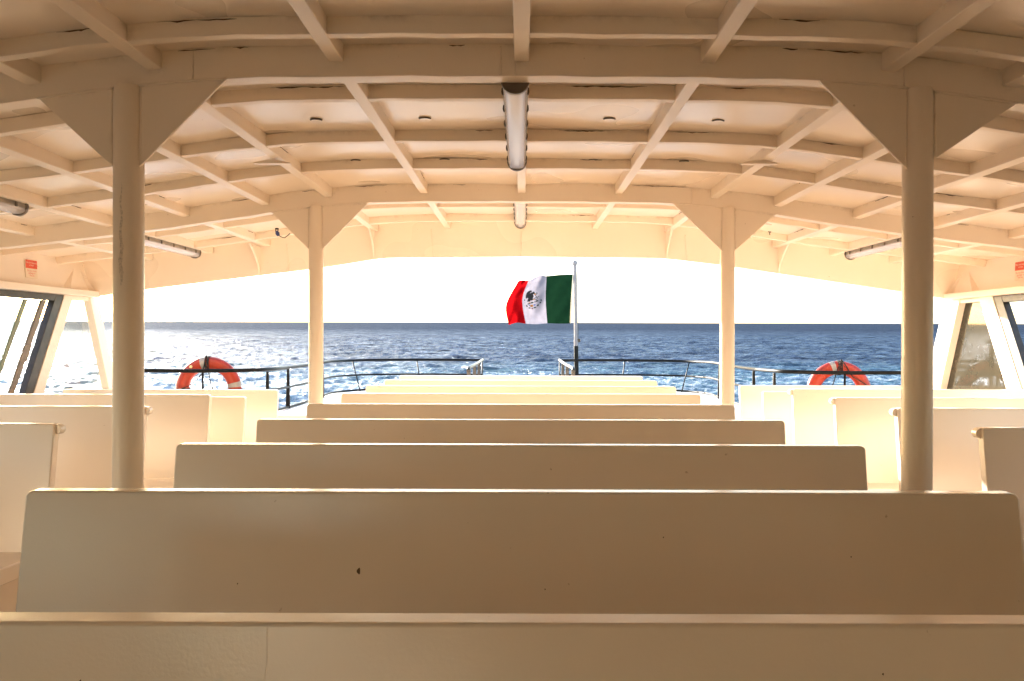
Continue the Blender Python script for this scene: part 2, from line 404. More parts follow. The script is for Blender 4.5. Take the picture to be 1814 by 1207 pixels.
for k in range(nn + 1):
    z = 1.40 + .33 * k / nn; wd = (.08 + .22 * (1 - k / nn)) * (.2 + .8 * min(1, k / 3, (nn - k) / 4)) * (1 + .25 * math.sin(k * 2.3)); a0 = -1.62 + .05 * math.sin(k * .9)
    for a in (a0 - wd / 2, a0, a0 + wd / 2): vs.append(((Pw / 2 + .0009) * math.cos(a), (Pw / 2 + .0009) * math.sin(a), z))
mb.add(vs, [(3 * k + j, 3 * k + j + 1, 3 * k + j + 4, 3 * k + j + 3) for k in range(nn) for j in (0, 1)]); mb.build('grime_streak', grime(), pl, smooth=True, recalc=False)
pole(1631, Y_M1, Pw, (.248, .262), .433, .722, 'round cream post with triangular gussets, nearest on the right', .381)
pole(558, Y_M2, .088, (.244, .244), .424, .693, 'slimmer looking cream post farther aft on the left', .3787)
pole(1290, Y_M2, .088, (.244, .244), .42, .705, 'slimmer looking cream post farther aft on the right', .3787)

# ------------------------------------------------------------------ deck, platform, hull
def plate(name, poly, z0, z1, mat, bevel=.004):
    mb = MB(); mb.prism([(x, y, z0) for x, y in poly], (0, 0, z1 - z0)); return mb.build(name, mat, bevel=bevel)
struct(plate('deck', [(-3.62, Y_FWD - .05), (3.62, Y_FWD - .05), (3.62, 7.57), (-3.62, 7.57)], -.06, 0, M_deck))
stern = [(-2.36, 7.58), (2.36, 7.58), (2.38, 9.8), (2.40, 10.4), (2.30, 10.95), (2.0, 11.22), (.55, 11.30), (-.55, 11.30), (-2.0, 11.22), (-2.30, 10.95), (-2.40, 10.4), (-2.38, 9.8)]
struct(plate('stern_platform', stern, .02, .54, M_white, .012))
mb = MB()
hp = [(-3.6, -6), (3.6, -6), (3.6, 7.5), (2.5, 7.6), (2.45, 10.3), (1.9, 11.1), (-1.9, 11.1), (-2.45, 10.3), (-2.5, 7.6), (-3.6, 7.5)]
mb.prism([(x, y, -.061) for x, y in hp], (0, 0, -4.8)); o = mb.build('hull', M_white); tag(o, 'white painted ferry hull below the passenger deck', 'hull')

# ------------------------------------------------------------------ side walls with windows
WT = 1.554; WB = .80; RK = .558
def wall(side):
    s = side; nm = 'left' if s < 0 else 'right'; sh = .14 if s < 0 else 0.0
    XI = s * 1.58 * W
    t = thing('cabin_side_wall', f'cream {"port" if s<0 else "starboard"} side wall on the {nm} with leaning windows', 'wall', (XI, 0, 0))
    def put(mb, name, mat, **kw):
        mb.v = [(p[0] - XI, p[1], p[2]) for p in mb.v]; return mb.build(name, mat, t, **kw)
    A = Vector((s * 1.618 * W, 0, HZ(.2715))); B = Vector((s * 1.578 * W, 0, HZ(.166)))
    m = MB(); m.prism([(A.x - s * .012, Y_FWD, A.z + .03), (B.x, Y_FWD, B.z), (B.x + s * .03, Y_FWD, B.z), (A.x + s * .03, Y_FWD, A.z + .03)], (0, Y_FAS - Y_FWD + .01, 0)); put(m, 'header_panel', M_wall, smooth='auto')
    m = MB(); m.box(*sorted((s * 1.548 * W, s * 1.60 * W)), Y_FWD, Y_FAS + .02, WT, HZ(.166) + .001); put(m, 'ledge', M_wall, bevel=.006)
    m = MB(); m.box(*sorted((XI, XI + s * .06)), Y_FWD, 7.5, 0.0, WB); put(m, 'lower_panel', M_wall, bevel=.004)
    # stiffener wedges above the ledge in the aft corner
    for yb, ya in ((Y_FAS - .42, Y_FAS - .10),):
        m = MB(); m.add([(A.x - s * .01, ya, A.z - .01), (B.x, yb, B.z + .002), (B.x, yb + .05, B.z + .002), (B.x - s * .045, yb + .025, B.z + .002)], [(0, 1, 3), (0, 3, 2), (1, 2, 3), (0, 2, 1)]); put(m, 'stiffener', M_wall)
        m = MB(); m.add([(A.x - s * .01, ya, A.z - .01), (B.x, Y_FAS - .03, B.z + .002), (B.x, Y_FAS - .004, B.z + .002), (B.x - s * .045, Y_FAS - .02, B.z + .002)], [(0, 1, 3), (0, 3, 2), (1, 2, 3), (0, 2, 1)]); put(m, 'stiffener', M_wall)
    def seg(name, y0t, y1t, y0b, y1b, zt, zb, thick, mat, inset=0.0, parent=None, bevel=.003):
        x0 = XI - s * inset
        m = MB(); m.prism([(x0, y0t, zt), (x0, y1t, zt), (x0, y1b, zb), (x0, y0b, zb)], (s * thick, 0, 0))
        m.v = [(p[0] - XI, p[1], p[2]) for p in m.v]
        return m.build(name, mat, parent or t, bevel=bevel)
    fr = lambda z: RK * (z - WT)                 # lean of the window mullions
    ma, mf = 6.417 + sh, (6.43 if s < 0 else 6.23)               # aft and forward edge of the mullion at WT
    seg('mullion', mf, ma, mf + fr(WB), ma + fr(WB), WT, WB, .06, M_wall, .012)
    # raked aft corner post
    pa = lambda z: 6.695 + (.11 if s < 0 else 0) - .42 * (z - WT); po = lambda z: 6.93 - .46 * (z - WT)
    seg('corner_post', pa(WT), po(WT) , pa(WB), po(WB) , WT, WB, .06, M_wall, .012)
    # trapezoid window
    zt = 1.522
    seg('window_head', ma, pa(WT), ma + fr(zt), pa(zt), WT - .001, zt, .05, M_wall)
    f = seg('window', ma + fr(zt) - .02, pa(zt) + .02, ma + fr(WB) - .02, pa(WB) + .02, zt + .01, WB - .01, .006, M_tint if s > 0 else M_tint2, -.045, bevel=0)
    f['label'] = 'trapezoid pane of smoked glass in the aft corner'
    # sliding windows, all leaning forward
    y = mf; k = 0
    while y > (Y_FWD + 1.5 if s < 0 else 2.2):
        ln = 1.42; y0 = y - ln
        w = seg('window', y - .105, y, y - .105 + fr(WB), y + fr(WB), WT - .002, WB, .05, M_frame, .006)
        seg('frame_rail', y0 + .08, y - .105, y0 + .08 + fr(1.50), y - .105 + fr(1.50), WT - .002, 1.505, .05, M_frame, .006, parent=w)
        seg('frame_stile', y0, y0 + .08, y0 + fr(WB), y0 + .08 + fr(WB), WT - .002, WB, .05, M_frame, .006, parent=w)
        if s < 0 or k > 0:
            a = y - .20
            seg('sliding_frame', a - .06, a, a + fr(WB) - .06, a + fr(WB), 1.503, WB, .018, M_alu, -.014, parent=w)
            seg('latch', a - .075 + fr(1.18), a + .012 + fr(1.18), a - .075 + fr(1.06), a + .012 + fr(1.06), 1.18, 1.06, .012, M_alu, -.004, parent=w)
            a = y - .40
            seg('sliding_frame', a - .045, a, a + fr(WB) - .045, a + fr(WB), 1.503, WB, .014, M_green, -.034, parent=w)
            seg('pane', y0 + .08, a - .01, y0 + .08 + fr(WB), a - .01 + fr(WB), 1.503, WB, .004, M_clear, -.038, parent=w, bevel=0)
        seg('mullion', y0 - .19, y0, y0 - .19 + fr(WB), y0 + fr(WB), WT, WB, .06, M_wall, .012)
        y = y0 - .19; k += 1
    seg('unseen_panel', Y_FWD, y, Y_FWD, y + fr(WB), WT, WB, .05, M_wall, .003)  # unseen; long on the right, added there to block window light
    return Vector((A.x - s * .012, 0, A.z + .03)), B
M_tint2 = glass_mat('lightly_smoked_glass', (.80, .80, .76, 1), .03, (.5, .45, .36, 1))
AL, BL = wall(-1); AR, BR = wall(1)
mb = MB(); yb0, yb1 = Y_FWD - .05, Y_FWD - .001
mb.box(-3.56, 3.56, yb0, yb1, 0, .85); mb.box(-3.56, 3.56, yb0, yb1, 1.85, 2.17)
for xa, xb in ((-3.56, -3.3), (-2.0, 3.56)): mb.box(xa, xb, yb0 + .003, yb1 - .003, .851, 1.849)  # unseen wall; left gap shaped to let in fill light and sheen
o = mb.build('unseen_bulkhead', M_wall); tag(o, 'cream forward bulkhead unseen behind the viewer, left gap added for fill light', 'wall')

# gear made up to imitate reflections, set outside the smoked right-hand pane
g1 = thing('pane_reflection', 'olive canvas gear with dark strut, imitating reflections in the smoked right window', 'backdrop', (3.62, 6.7, .75))
mb = MB(); mb.add([(0.02, -.55, .0), (.02, .42, .0), (.02, .30, .38), (.02, .12, .76), (.02, -.12, .78), (.02, -.40, .5), (.10, -.55, .0), (.10, .42, .0), (.10, .30, .38), (.10, .12, .76), (.10, -.12, .78), (.10, -.40, .5)],
                  [(0, 1, 2, 3, 4, 5), (11, 10, 9, 8, 7, 6)] + [(i, (i + 1) % 6, 6 + (i + 1) % 6, 6 + i) for i in range(6)]); mb.build('sheet', M_sheet, g1, bevel=.01)
mb = MB(); mb.tube([(-.01, .16, .80), (-.01, .02, .45), (-.01, .34, .0)], .016, 8); mb.tube([(-.012, .02, .52), (-.012, -.24, .22)], .012, 8); mb.build('strut', M_bar, g1, smooth=True)
mb = MB(); mb.tube([(-.015, -.5, .33), (-.015, .25, .06)], .008, 8); mb.build('stay', M_tray, g1, smooth=True)
mb = MB(); mb.prism([(-.006, .02, .30), (-.006, .16, .28), (-.006, .14, .50), (-.006, .05, .52)], (.01, 0, 0)); mb.prism([(-.006, -.14, .10), (-.006, .0, .08), (-.006, -.02, .24), (-.006, -.10, .25)], (.01, 0, 0)); mb.build('red_patch', M_vest, g1)

# ------------------------------------------------------------------ signs
def text_mesh(body, size):
    cu = bpy.data.curves.new('t', 'FONT'); cu.body = body; cu.size = size; cu.align_x = 'CENTER'; cu.align_y = 'CENTER'; cu.space_line = .95
    o = bpy.data.objects.new('t', cu); COL.objects.link(o)
    dg = bpy.context.evaluated_depsgraph_get(); me = bpy.data.meshes.new_from_object(o.evaluated_get(dg))
    vs = [v.co.copy() for v in me.vertices]; fs = [tuple(p.vertices) for p in me.polygons]
    bpy.data.objects.remove(o); bpy.data.curves.remove(cu); bpy.data.meshes.remove(me)
    return vs, fs
def sign(s, A, B, y_aft, label):
    up = Vector(((A - B).x, .42 * (A - B).z, (A - B).z)).normalized(); right = Vector((0, 1, 0)) if s < 0 else Vector((0, -1, 0))
    wdt, hgt = .145, .150; nrm = Vector((-s, 0, 0)); nrm = (nrm - up * nrm.dot(up)).normalized()
    c = A.lerp(B, .56); yc = y_aft - wdt / 2; O = Vector((c.x, yc, c.z)) + nrm * .004
    t = thing('warning_sign', label, 'sign', O, 'garbage warning signs on the side walls')
    def P(u, v, n=0): return right * u + up * v + nrm * n
    mb = MB(); h = wdt / 2; sk = .0
    mb.prism([P(-h, -hgt / 2), P(h, -hgt / 2), P(h, hgt / 2), P(-h, hgt / 2)], nrm * .003); mb.build('sign_board', M_paper, t)
    mb = MB(); mb.prism([P(-h + .002, .004, .0032), P(h - .002, .004, .0032), P(h - .002, hgt / 2 - .002, .0032), P(-h + .002, hgt / 2 - .002, .0032)], nrm * .001); mb.build('red_field', M_red, t)
    for body, size, v, mat in (('No tire basura\nal mar', .0215, .040, M_signw), ('Do not throw\ngarbage in\nthe sea', .0200, -.036, M_red)):
        vs, fs = text_mesh(body, size); mb = MB(); mb.add([P(q.x, v + q.y, .0052) for q in vs], fs); mb.build('lettering', mat, t, recalc=False)
sign(-1, AL, BL, 6.12, 'red and cream garbage warning notice on the left wall header')
sign(1, AR, BR, 6.00, 'red and cream garbage warning notice cut off at the right edge')

# ------------------------------------------------------------------ benches
LEAN = .15
def bench(name, label, group, length, loc, tab=0, H=.153, leanside=0):
    """seat on the near side (-Y), backrest leaning away, camera sees the seat side"""
    zt = HZ(-H); t = thing(name, label, 'bench', loc, group)
    L = length / 2; th = .042; r = .016; zs = .415
    # backrest outline in (x, z)
    def yb(z): return -(zt - z) * LEAN
    out = []
    for cx, cz, a0 in ((L - r, zt - r, 0), (-L + r, zt - r, 90)):
        for k in range(7):
            a = math.radians(a0 + 15 * k); out.append((cx + r * math.cos(a), cz + r * math.sin(a)))
    out += [(-L, .30), (L, .30)]
    mb = MB(); n = len(out)
    front = [(x, yb(z), z) for x, z in out]; back = [(x, yb(z) + th, z) for x, z in out]
    mb.add(front + back, [tuple(range(n)), tuple(range(2 * n - 1, n - 1, -1))] + [(i, n + i, n + (i + 1) % n, (i + 1) % n) for i in range(n)])
    mb.build('backrest', M_bench, t, bevel=.005, segs=3)
    ys = yb(zs)
    mb = MB(); mb.prism([(-L + .002, ys + .004, zs), (-L + .002, ys - .40, zs + .012), (-L + .002, ys - .425, zs + .004), (-L + .002, ys - .425, zs - .05), (-L + .002, ys - .0, zs - .062)], (2 * L - .004, 0, 0)); mb.build('seat', M_bench, t, bevel=.006, segs=2)
    for lx in ((-L + .05, L - .09) if length < 1.7 else (-L + .10, -.02, L - .14)):
        mb = MB(); mb.prism([(lx, ys - .02, zs - .063), (lx, ys - .36, zs - .052), (lx, ys - .27, 0), (lx, ys - .10, 0)], (.04, 0, 0)); mb.build('leg', M_bench, t, bevel=.003)
    if tab:
        # small rounded grab tab at the aisle end of the backrest
        mb = MB(); x0 = tab * L - tab * .012; pts = []
        for k in range(9):
            a = math.radians(90 - 22.5 * k) if k else math.radians(90)
            pts.append((x0 + tab * (.030 + .024 * math.cos(math.radians(90 - 22.5 * k))) if k else x0, 0, 0))
        prof = [(x0, zt - .003), (x0 + tab * .012, zt - .003)]
        for k in range(1, 7):
            a = math.radians(90 - 25 * k); prof.append((x0 + tab * (.012 + .020 * math.cos(a)), zt - .023 + .020 * math.sin(a)))
        prof += [(x0 + tab * .010, zt - .043), (x0, zt - .038)]
        mb.prism([(x, yb(zt) + .012, z) for x, z in prof], (0, th - .012 + .006, 0)); mb.build('grab_tab', M_bench, t, bevel=.003)
    return t
ords = ['front row, cut off by the bottom edge', 'second row, its corners both in frame', 'third row from the viewer', 'fourth row from the viewer', 'fifth row from the viewer',
        'sixth row, first of the brightly lit ones', 'seventh row from the viewer', 'second to last row toward the stern', 'last row, just before the stern rail']
scs = [1 / (.000568 + .00025 * (k - 1)) for k in range(9)]; scs[0] = 3360
first = None
for k, sc in enumerate(scs):
    lab = 'long cream centre bench, ' + ords[k]
    if first is None: first = bench('centre_bench', lab, 'centre benches in rows facing forward', W, (0, 1.012, 0), H=.1553)
    else:
        o = dup(first, (.004 if k == 1 else 0, D(sc), 0), lab)
        if k == 1: second = o
ztop = HZ(-.1553)
def on_back(root, x, z, w_, h_, mat, nm, lift=.0006, tilt=0):
    mb = MB(); pts = []
    for a in np.linspace(0, 2 * math.pi, 15)[:-1]:
        rr = 1 + .18 * math.sin(3 * a + x * 40); dx, dz = w_ * rr * math.cos(a), h_ * rr * math.sin(a)
        zz = z + dz; pts.append((x + dx + tilt * dz, -(ztop - zz) * LEAN - lift, zz))
    mb.add(pts, [tuple(range(len(pts)))]); mb.build(nm, mat, root, recalc=False)
M_chip = plain('paint_chip_brown', (.12, .075, .04), .8)
on_back(second, -.357, .727, .0038, .0068, M_chip, 'paint_chip')
for x, z in ((.31, .80), (-.62, .70), (.72, .76), (.05, .69)): on_back(second, x, z, .0013, .0016, M_chip, 'paint_chip')
for x, z in ((-.52, .83), (.2, .80), (.43, .84), (.12, .78), (.56, .79), (-.15, .81)): on_back(first, x, z, .0011, .0013, M_chip, 'paint_chip')
def seam(root, x, z0, z1, r_):
    mb = MB(); n = 16
    mb.tube([(x + .0012 * math.sin(i * 1.9) + .004 * i / n, -(ztop - (z0 + (z1 - z0) * i / n)) * LEAN + r_ * .55, z0 + (z1 - z0) * i / n) for i in range(n + 1)], r_, 8); mb.build('weld_seam', M_bench, root, smooth=True)
seam(first, -.305, .60, ztop - .006, .0007)
XW = 1.572 * W
def side_bench(s, sc, xin, xout, H, tab, label):
    X0, X1 = s * xin * W, s * min(xout * W, XW); c = (X0 + X1) / 2; ln = abs(X1 - X0)
    return bench('side_bench', label, 'side benches beside the cabin walls', ln, (c, D(sc), 0), tab=tab, H=H + .0018)
side_bench(-1, 1000, .826, 2, .153, 1, 'cream left side bench nearest the viewer, with rounded tab')
side_bench(-1, 797, .836, 2, .153, 1, 'cream left side bench second from the viewer, partly behind the near post')
side_bench(-1, 660, .835, 2, .153, 0, 'cream left side bench third from the viewer, its end right of the near post')
side_bench(-1, 583, .838, 2, .180, 0, 'cream left side bench fourth from the viewer, slightly lower back')
side_bench(-1, 516, .835, 2, .179, 0, 'last left side bench, pale back below the left lifebuoy')
side_bench(1, 1013, .808, 2, .153, -1, 'cream right side bench nearest the viewer, cut off by the frame')
side_bench(1, 791, .843, 2, .153, -1, 'cream right side bench second from the viewer, behind the near post')
side_bench(1, 673, .827, 2, .153, -1, 'cream right side bench third from the viewer')
side_bench(1, 576, .836, 2, .153, -1, 'cream right side bench fourth from the viewer')
side_bench(1, 513, .836, 2, .181, 0, 'low cream right side bench fifth from the viewer')
side_bench(1, 466, .832, 1.56, .176, 0, 'last right side bench, pale back below the right lifebuoy')
for sx in (-1, 1):      # benches beside and behind the viewer, only for their light
    for yy in (1.9, .9):
        c = sx * (.83 * W + XW) / 2
        if yy == 1.9: side_bench(sx, D(2.05), .826, 2, .153, 0, f'cream {"left" if sx<0 else "right"} side bench just outside the frame beside the viewer')

# ------------------------------------------------------------------ lamps
def lamp(X, Y0, length, zb, label, tilt=0.0, hang=0.05):
    t = thing('fluorescent_lamp', label, 'lamp', (X, Y0, zb), 'tube lamps along the canopy beams', rot=(0, tilt, 0))
    w = .040
    m = MB(); prof = [(-w, .030), (-w - .003, .045), (-w * .85, .075), (w * .85, .075), (w + .003, .045), (w, .030)]
    m.prism([(x, .012, z) for x, z in prof], (0, length - .024, 0)); m.build('housing', M_house, t, smooth='auto')
    m = MB(); vs = []; nn = 14
    for y in (.02, length - .02):
        for k in range(nn + 1):
            a = math.pi * k / nn; vs.append((-w * math.cos(a) * .98, y, .034 - .030 * math.sin(a) ** .55))
    m.add(vs, [(k, k + 1, nn + 2 + k, nn + 1 + k) for k in range(nn)]); m.build('clear_cover', M_cover, t, smooth=True)
    m = MB(); m.box(-w * .80, w * .80, .02, length - .02, .027, .0295); tr = m.build('reflector', M_tray, t)
    m = MB(); m.box(-.011, .011, .05, length - .05, .0165, .0265); m.build('tube_strip', M_led, tr)
    for ye in (0, length - .022):
        m = MB(); pe = [(-w - .005, .072), (-w - .007, .036)] + [(-(w + .004) * math.cos(math.pi * k / 10), .034 - .037 * math.sin(math.pi * k / 10)) for k in range(1, 10)] + [(w + .007, .036), (w + .005, .072), (0, .080)]
        m.prism([(x, ye, z) for x, z in pe], (0, .022, 0)); m.build('end_cap', M_cap, t, bevel=.002)
    for k in range(6):
        y = .11 + (length - .22) * k / 5
        for sx in (-1, 1):
            m = MB(); x = sx * (w + .003); m.prism([(x, y, .052), (x + sx * .004, y, .048), (x + sx * .005, y, .036), (x + sx * .002, y, .026), (x - sx * .003, y, .026), (x - sx * .001, y, .036)], (0, .012, 0)); m.build('clip', M_cap, t)
    for y in (.03, length - .30):
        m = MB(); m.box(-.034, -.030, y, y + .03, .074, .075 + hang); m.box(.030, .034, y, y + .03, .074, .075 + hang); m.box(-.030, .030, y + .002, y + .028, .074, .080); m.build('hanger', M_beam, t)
    return t
def rowY(r): return FP * W * (.000568 + .00025 * (r - 1))
lamp(-.022, rowY(2.10), 1.30, HZ(.366), 'nearest centre tube lamp hanging in the middle of the ceiling', hang=HZ(.402) - HZ(.366) - .075)
lamp(-.008, rowY(5.22), 1.27, HZ(.395) - .012, 'farther centre tube lamp half hidden behind the second main beam', hang=.02)
zl = HZ(.4) - drop(1.15 * W)
lamp(-1.155 * W - .0, rowY(2.40), 1.27, HZ(.288) - .02, 'near left tube lamp cut off by the left edge', tilt=.13 * -1, hang=.07)
lamp(-1.15 * W, rowY(5.20), 1.25, HZ(.288) - .02, 'far left tube lamp passing behind the near left post', tilt=-.13, hang=.07)
lamp(1.155 * W, rowY(5.16), 1.25, HZ(.288) - .02, 'far right tube lamp passing behind the near right post', tilt=.13, hang=.07)

# small blue plug with black pigtail, and a small hook
p = at(490, 411, 6.2); c = thing('hanging_cable', 'blue plug with short black cable hanging from the ceiling', 'cable', p)
mb = MB(); mb.tube([(0, 0, .022), (.0, 0, .012)], .013, 10); mb.tube([(-.009, 0, .018), (-.010, 0, -.006)], .003, 6); mb.tube([(.009, 0, .018), (.008, 0, -.004)], .003, 6); mb.build('bracket', M_black, c)
mb = MB(); mb.tube([(-.004, 0, .001), (.004, 0, -.016), (.012, 0, -.034)], [.008, .016, .010], 10); mb.build('plug', M_blue, c, smooth=True)
mb = MB(); mb.tube([(.010 + .085 * k / 9, 0, -.030 - .016 * math.sin(math.pi * k / 9 * .85) * (1.2 if k < 6 else 1) + (.02 * max(0, k - 5) / 4)) for k in range(10)], .0032, 6); mb.build('cord', M_rope, c, smooth=True)
p = at(1363, 412, 6.2); mb = MB(); mb.tube([(0, 0, .012), (0, 0, 0), (.001, 0, -.014)], .004, 6); mb.tube([(-.012, 0, .010), (.010, 0, .008)], .004, 6); o = mb.build('ceiling_hook', M_cap); o.location = p; tag(o, 'tiny rusty hook under the ceiling beside the right rear post', 'hook')

# ------------------------------------------------------------------ stern rails
ZR = .943
def smooth_path(p, n=6):
    p = [Vector(q) for q in p]; out = []
    for i in range(len(p) - 1):
        a, b, c_, d = p[max(i - 1, 0)], p[i], p[i + 1], p[min(i + 2, len(p) - 1)]
        for k in range(n):
            t = k / n; out.append(.5 * ((2 * b) + (c_ - a) * t + (2 * a - 5 * b + 4 * c_ - d) * t * t + (3 * b - a - 3 * c_ + d) * t**3))
    out.append(p[-1]); return out
def railing(s):
    side = 'left' if s < 0 else 'right'
    t = thing('stern_railing', f'black tube railing around the {side} half of the stern', 'railing', (s * 2.3, 7.6, .54))
    O = Vector((s * 2.3, 7.6, .54))
    base = [(.51, 11.16), (1.2, 11.16), (1.95, 11.12), (2.22, 10.88), (2.32, 10.4), (2.30, 9.8), (2.285, 9.0), (2.28, 8.3), (2.28, 7.75), (2.40, 7.50), (2.8, 7.45), (3.2, 7.40), (3.55, 7.32)]
    def P(z, pts=base, dz=0): return smooth_path([(s * x - O.x, y - O.y, z - O.z + .004 * math.sin(i * 1.7)) for i, (x, y) in enumerate(pts)])
    m = MB(); m.tube(P(ZR), .0175, 10); m.build('top_rail', M_black, t, smooth=True)
    for z in (.752, .556):
        m = MB(); m.tube(P(z, base[:9]), .0125, 8); m.build('mid_rail', M_black, t, smooth=True)
    m = MB(); m.tube([Vector((s * .51, 11.16, ZR)) - O, Vector((s * .51, 11.16, .54)) - O], .008, 8); m.build('post', M_black, t, smooth=True)
    for x in (1.37, 2.18):
        yy = 11.14 if x < 2 else 10.95
        m = MB(); m.tube([Vector((s * x, yy, ZR)) - O, Vector((s * x * .955, yy + .02, .54)) - O], .0075, 8); m.build('post', M_black, t, smooth=True)
    for (x, y) in ((2.30, 9.8), (2.285, 8.3), (2.265, 7.56)):
        m = MB(); m.prism([Vector((s * x - .010, y, ZR - .012)) - O, Vector((s * x + .010, y, ZR - .012)) - O, Vector((s * x + .022, y, .54)) - O, Vector((s * x - .022, y, .54)) - O], (0, .02, 0)); m.build('post', M_black, t, bevel=.002)
    for x in ((2.80, 3.45) if s < 0 else (2.85, 3.45)):
        m = MB(); m.tube([Vector((s * x, 7.45 if x < 3 else 7.35, ZR)) - O, Vector((s * x, 7.47, .0)) - O], .010, 8); m.build('post', M_black, t, smooth=True)
    # handrail of the stern companionway
    h = thing('stair_handrail', f'short worn metal handrail on the {side} of the stern gap', 'handrail', (s * .51, 8.3, .54))
    O2 = Vector((s * .51, 8.3, .54))
    m = MB(); m.tube([Vector((s * .505, 11.10, ZR + .006)) - O2, Vector((s * .50, 9.6, ZR)) - O2, Vector((s * .515, 8.35, ZR - .002)) - O2, Vector((s * .515, 8.25, ZR - .03)) - O2], .017, 10); m.build('top_rail', M_steel, h, smooth=True)
    for y in (10.4, 9.4, 8.35):
        m = MB(); x = s * .515; m.prism([Vector((x - .018, y, ZR - .014)) - O2, Vector((x + .018, y, ZR - .014)) - O2, Vector((x + .02, y, .54)) - O2, Vector((x - .02, y, .54)) - O2], (0, .02, 0)); m.build('post', M_frame, h, bevel=.002)
railing(-1); railing(1)

# ------------------------------------------------------------------ lifebuoys
def buoy(px, top, s, label):
    Y = 7.54; R, r = .234, .060; cz = at(px, top, Y).z - R - r; cx = (px - 923) / FP * Y
    t = thing('lifebuoy', label, 'lifebuoy', (cx, Y + .055, cz), 'orange lifebuoys hung on the stern railing')
    def tor(a0, a1, rr, n=64, m_=20):
        mb = MB(); vs = []; ns = max(3, int(n * (a1 - a0) / (2 * math.pi)))
        for i in range(ns + 1):
            a = a0 + (a1 - a0) * i / ns
            for k in range(m_):
                b = 2 * math.pi * k / m_; q = R + rr * math.cos(b); vs.append((q * math.cos(a), rr * .86 * math.sin(b), q * math.sin(a)))
        fs = [(i * m_ + k, i * m_ + (k + 1) % m_, (i + 1) * m_ + (k + 1) % m_, (i + 1) * m_ + k) for i in range(ns) for k in range(m_)]
        mb.add(vs, fs); return mb
    tor(0, 2 * math.pi, r).build('ring', M_ring, t, smooth=True)
    for a in ((100, 10, 190 + 60, 290) if s < 0 else (104, 8, 235, 300)):
        a = math.radians(a); w = .082; tor(a - w, a + w, r + .0018).build('white_band', M_band, t, smooth=True)
    mb = MB()      # grab line lashed round the ring at four places, sagging between
    for a in (math.radians(90), math.radians(-2), math.radians(182), math.radians(270)):
        ca = Vector((math.cos(a), 0, math.sin(a)))
        for off in (-.014, 0, .014):
            tg = Vector((-math.sin(a), 0, math.cos(a))) * off
            mb.tube([ca * (R + (r + .004) * math.cos(b)) + Vector((0, (r * .86 + .004) * math.sin(b), 0)) + tg for b in np.linspace(0, 2 * math.pi, 16)], .005, 6, caps=False)
    if s < 0: lines = [[(-.004, .305), (-.03, .16), (-.05, .13), (-.13, .05), (-.23, .005)], [(.006, .305), (.02, .20), (.03, .10), (.055, .02), (.07, -.05)], [(0, .31), (.012, .25), (-.004, .2), (-.02, .15)]]
    else: lines = [[(-.002, .305), (-.04, .20), (-.07, .10), (-.11, -.02)], [(.004, .305), (.05, .24), (.10, .16), (.20, .10), (.29, .03)], [(0, .31), (.012, .27), (-.006, .25)]]
    for ln in lines: mb.tube(smooth_path([(x, -.062, z) for x, z in ln], 5), .0045, 6)
    mb.build('rope', M_rope, t, smooth=True)
    if s < 0:
        mb = MB(); mb.tube([(-.140, -.048, .205), (-.140, -.058, .205)], .013, 12); mb.build('reflector_dot', M_dot, t)
buoy(366, 634, -1, 'dull orange lifebuoy with black rope on the left railing')
buoy(1490, 638.5, 1, 'bright orange lifebuoy with crossed black rope on the right railing')

# ------------------------------------------------------------------ flag and staff
YF = 11.34
t = thing('flagpole', 'white flagstaff with black lower sleeve standing at the stern gap', 'flagpole', at(1022, 692, YF))
O = t.location.copy(); pb, pt = at(1022, 692, YF) - O, at(1018, 469, YF) - O
def lp(k): return pb.lerp(pt, k)
mb = MB(); mb.tube([lp(.34), lp(1)], [.026, .021], 14); mb.build('shaft', M_pw, t, smooth='auto')
mb = MB(); mb.tube([lp(0), lp(.355)], .030, 14); mb.build('sleeve', M_black, t, smooth='auto')
mb = MB(); mb.tube([lp(.355), lp(.40)], .029, 14); mb.build('collar', M_pw, t, smooth='auto')
mb = MB(); mb.tube([lp(.995), lp(1.0), lp(1.012), lp(1.03), lp(1.035)], [.022, .034, .036, .030, .012], 14); mb.build('cap', M_pw, t, smooth='auto')
mb = MB(); mb.box(pb.x + .018 + (pt.x - pb.x) * .4, pb.x + .045, -.012, .012, lp(.385).z, lp(.41).z); mb.tube([lp(.95) + Vector((.022, -.02, 0)), lp(.7) + Vector((.026, -.025, 0)), lp(.4) + Vector((.03, -.02, 0))], .003, 5); mb.build('cleat', M_steel, t)
CX = [[(1009.5, 573), (1011.5, 530), (1014.5, 486)], [(990, 573.5), (989.5, 530), (991, 486.8)], [(969.5, 573), (966.5, 530), (968, 489)], [(950, 574.5), (945, 530), (956, 488)], [(931, 573.5), (925, 531), (936, 497)], [(915, 572), (908.5, 533), (926, 496.5)], [(901, 576), (896.5, 540), (918, 498)]]
DY = [[0, 0, 0], [.04, .03, .0], [.03, -.03, .03], [.00, .06, .10], [-.05, -.03, .05], [.06, .10, .0], [.0, -.04, -.09]]
def cr(vals, t):
    n = len(vals) - 1; f = t * n; i = min(int(f), n - 1); u = f - i
    a, b, c_, d = vals[max(i - 1, 0)], vals[i], vals[i + 1], vals[min(i + 2, n)]
    return .5 * ((2 * b) + (c_ - a) * u + (2 * a - 5 * b + 4 * c_ - d) * u * u + (3 * b - a - 3 * c_ + d) * u**3)
NU, NV = 90, 46
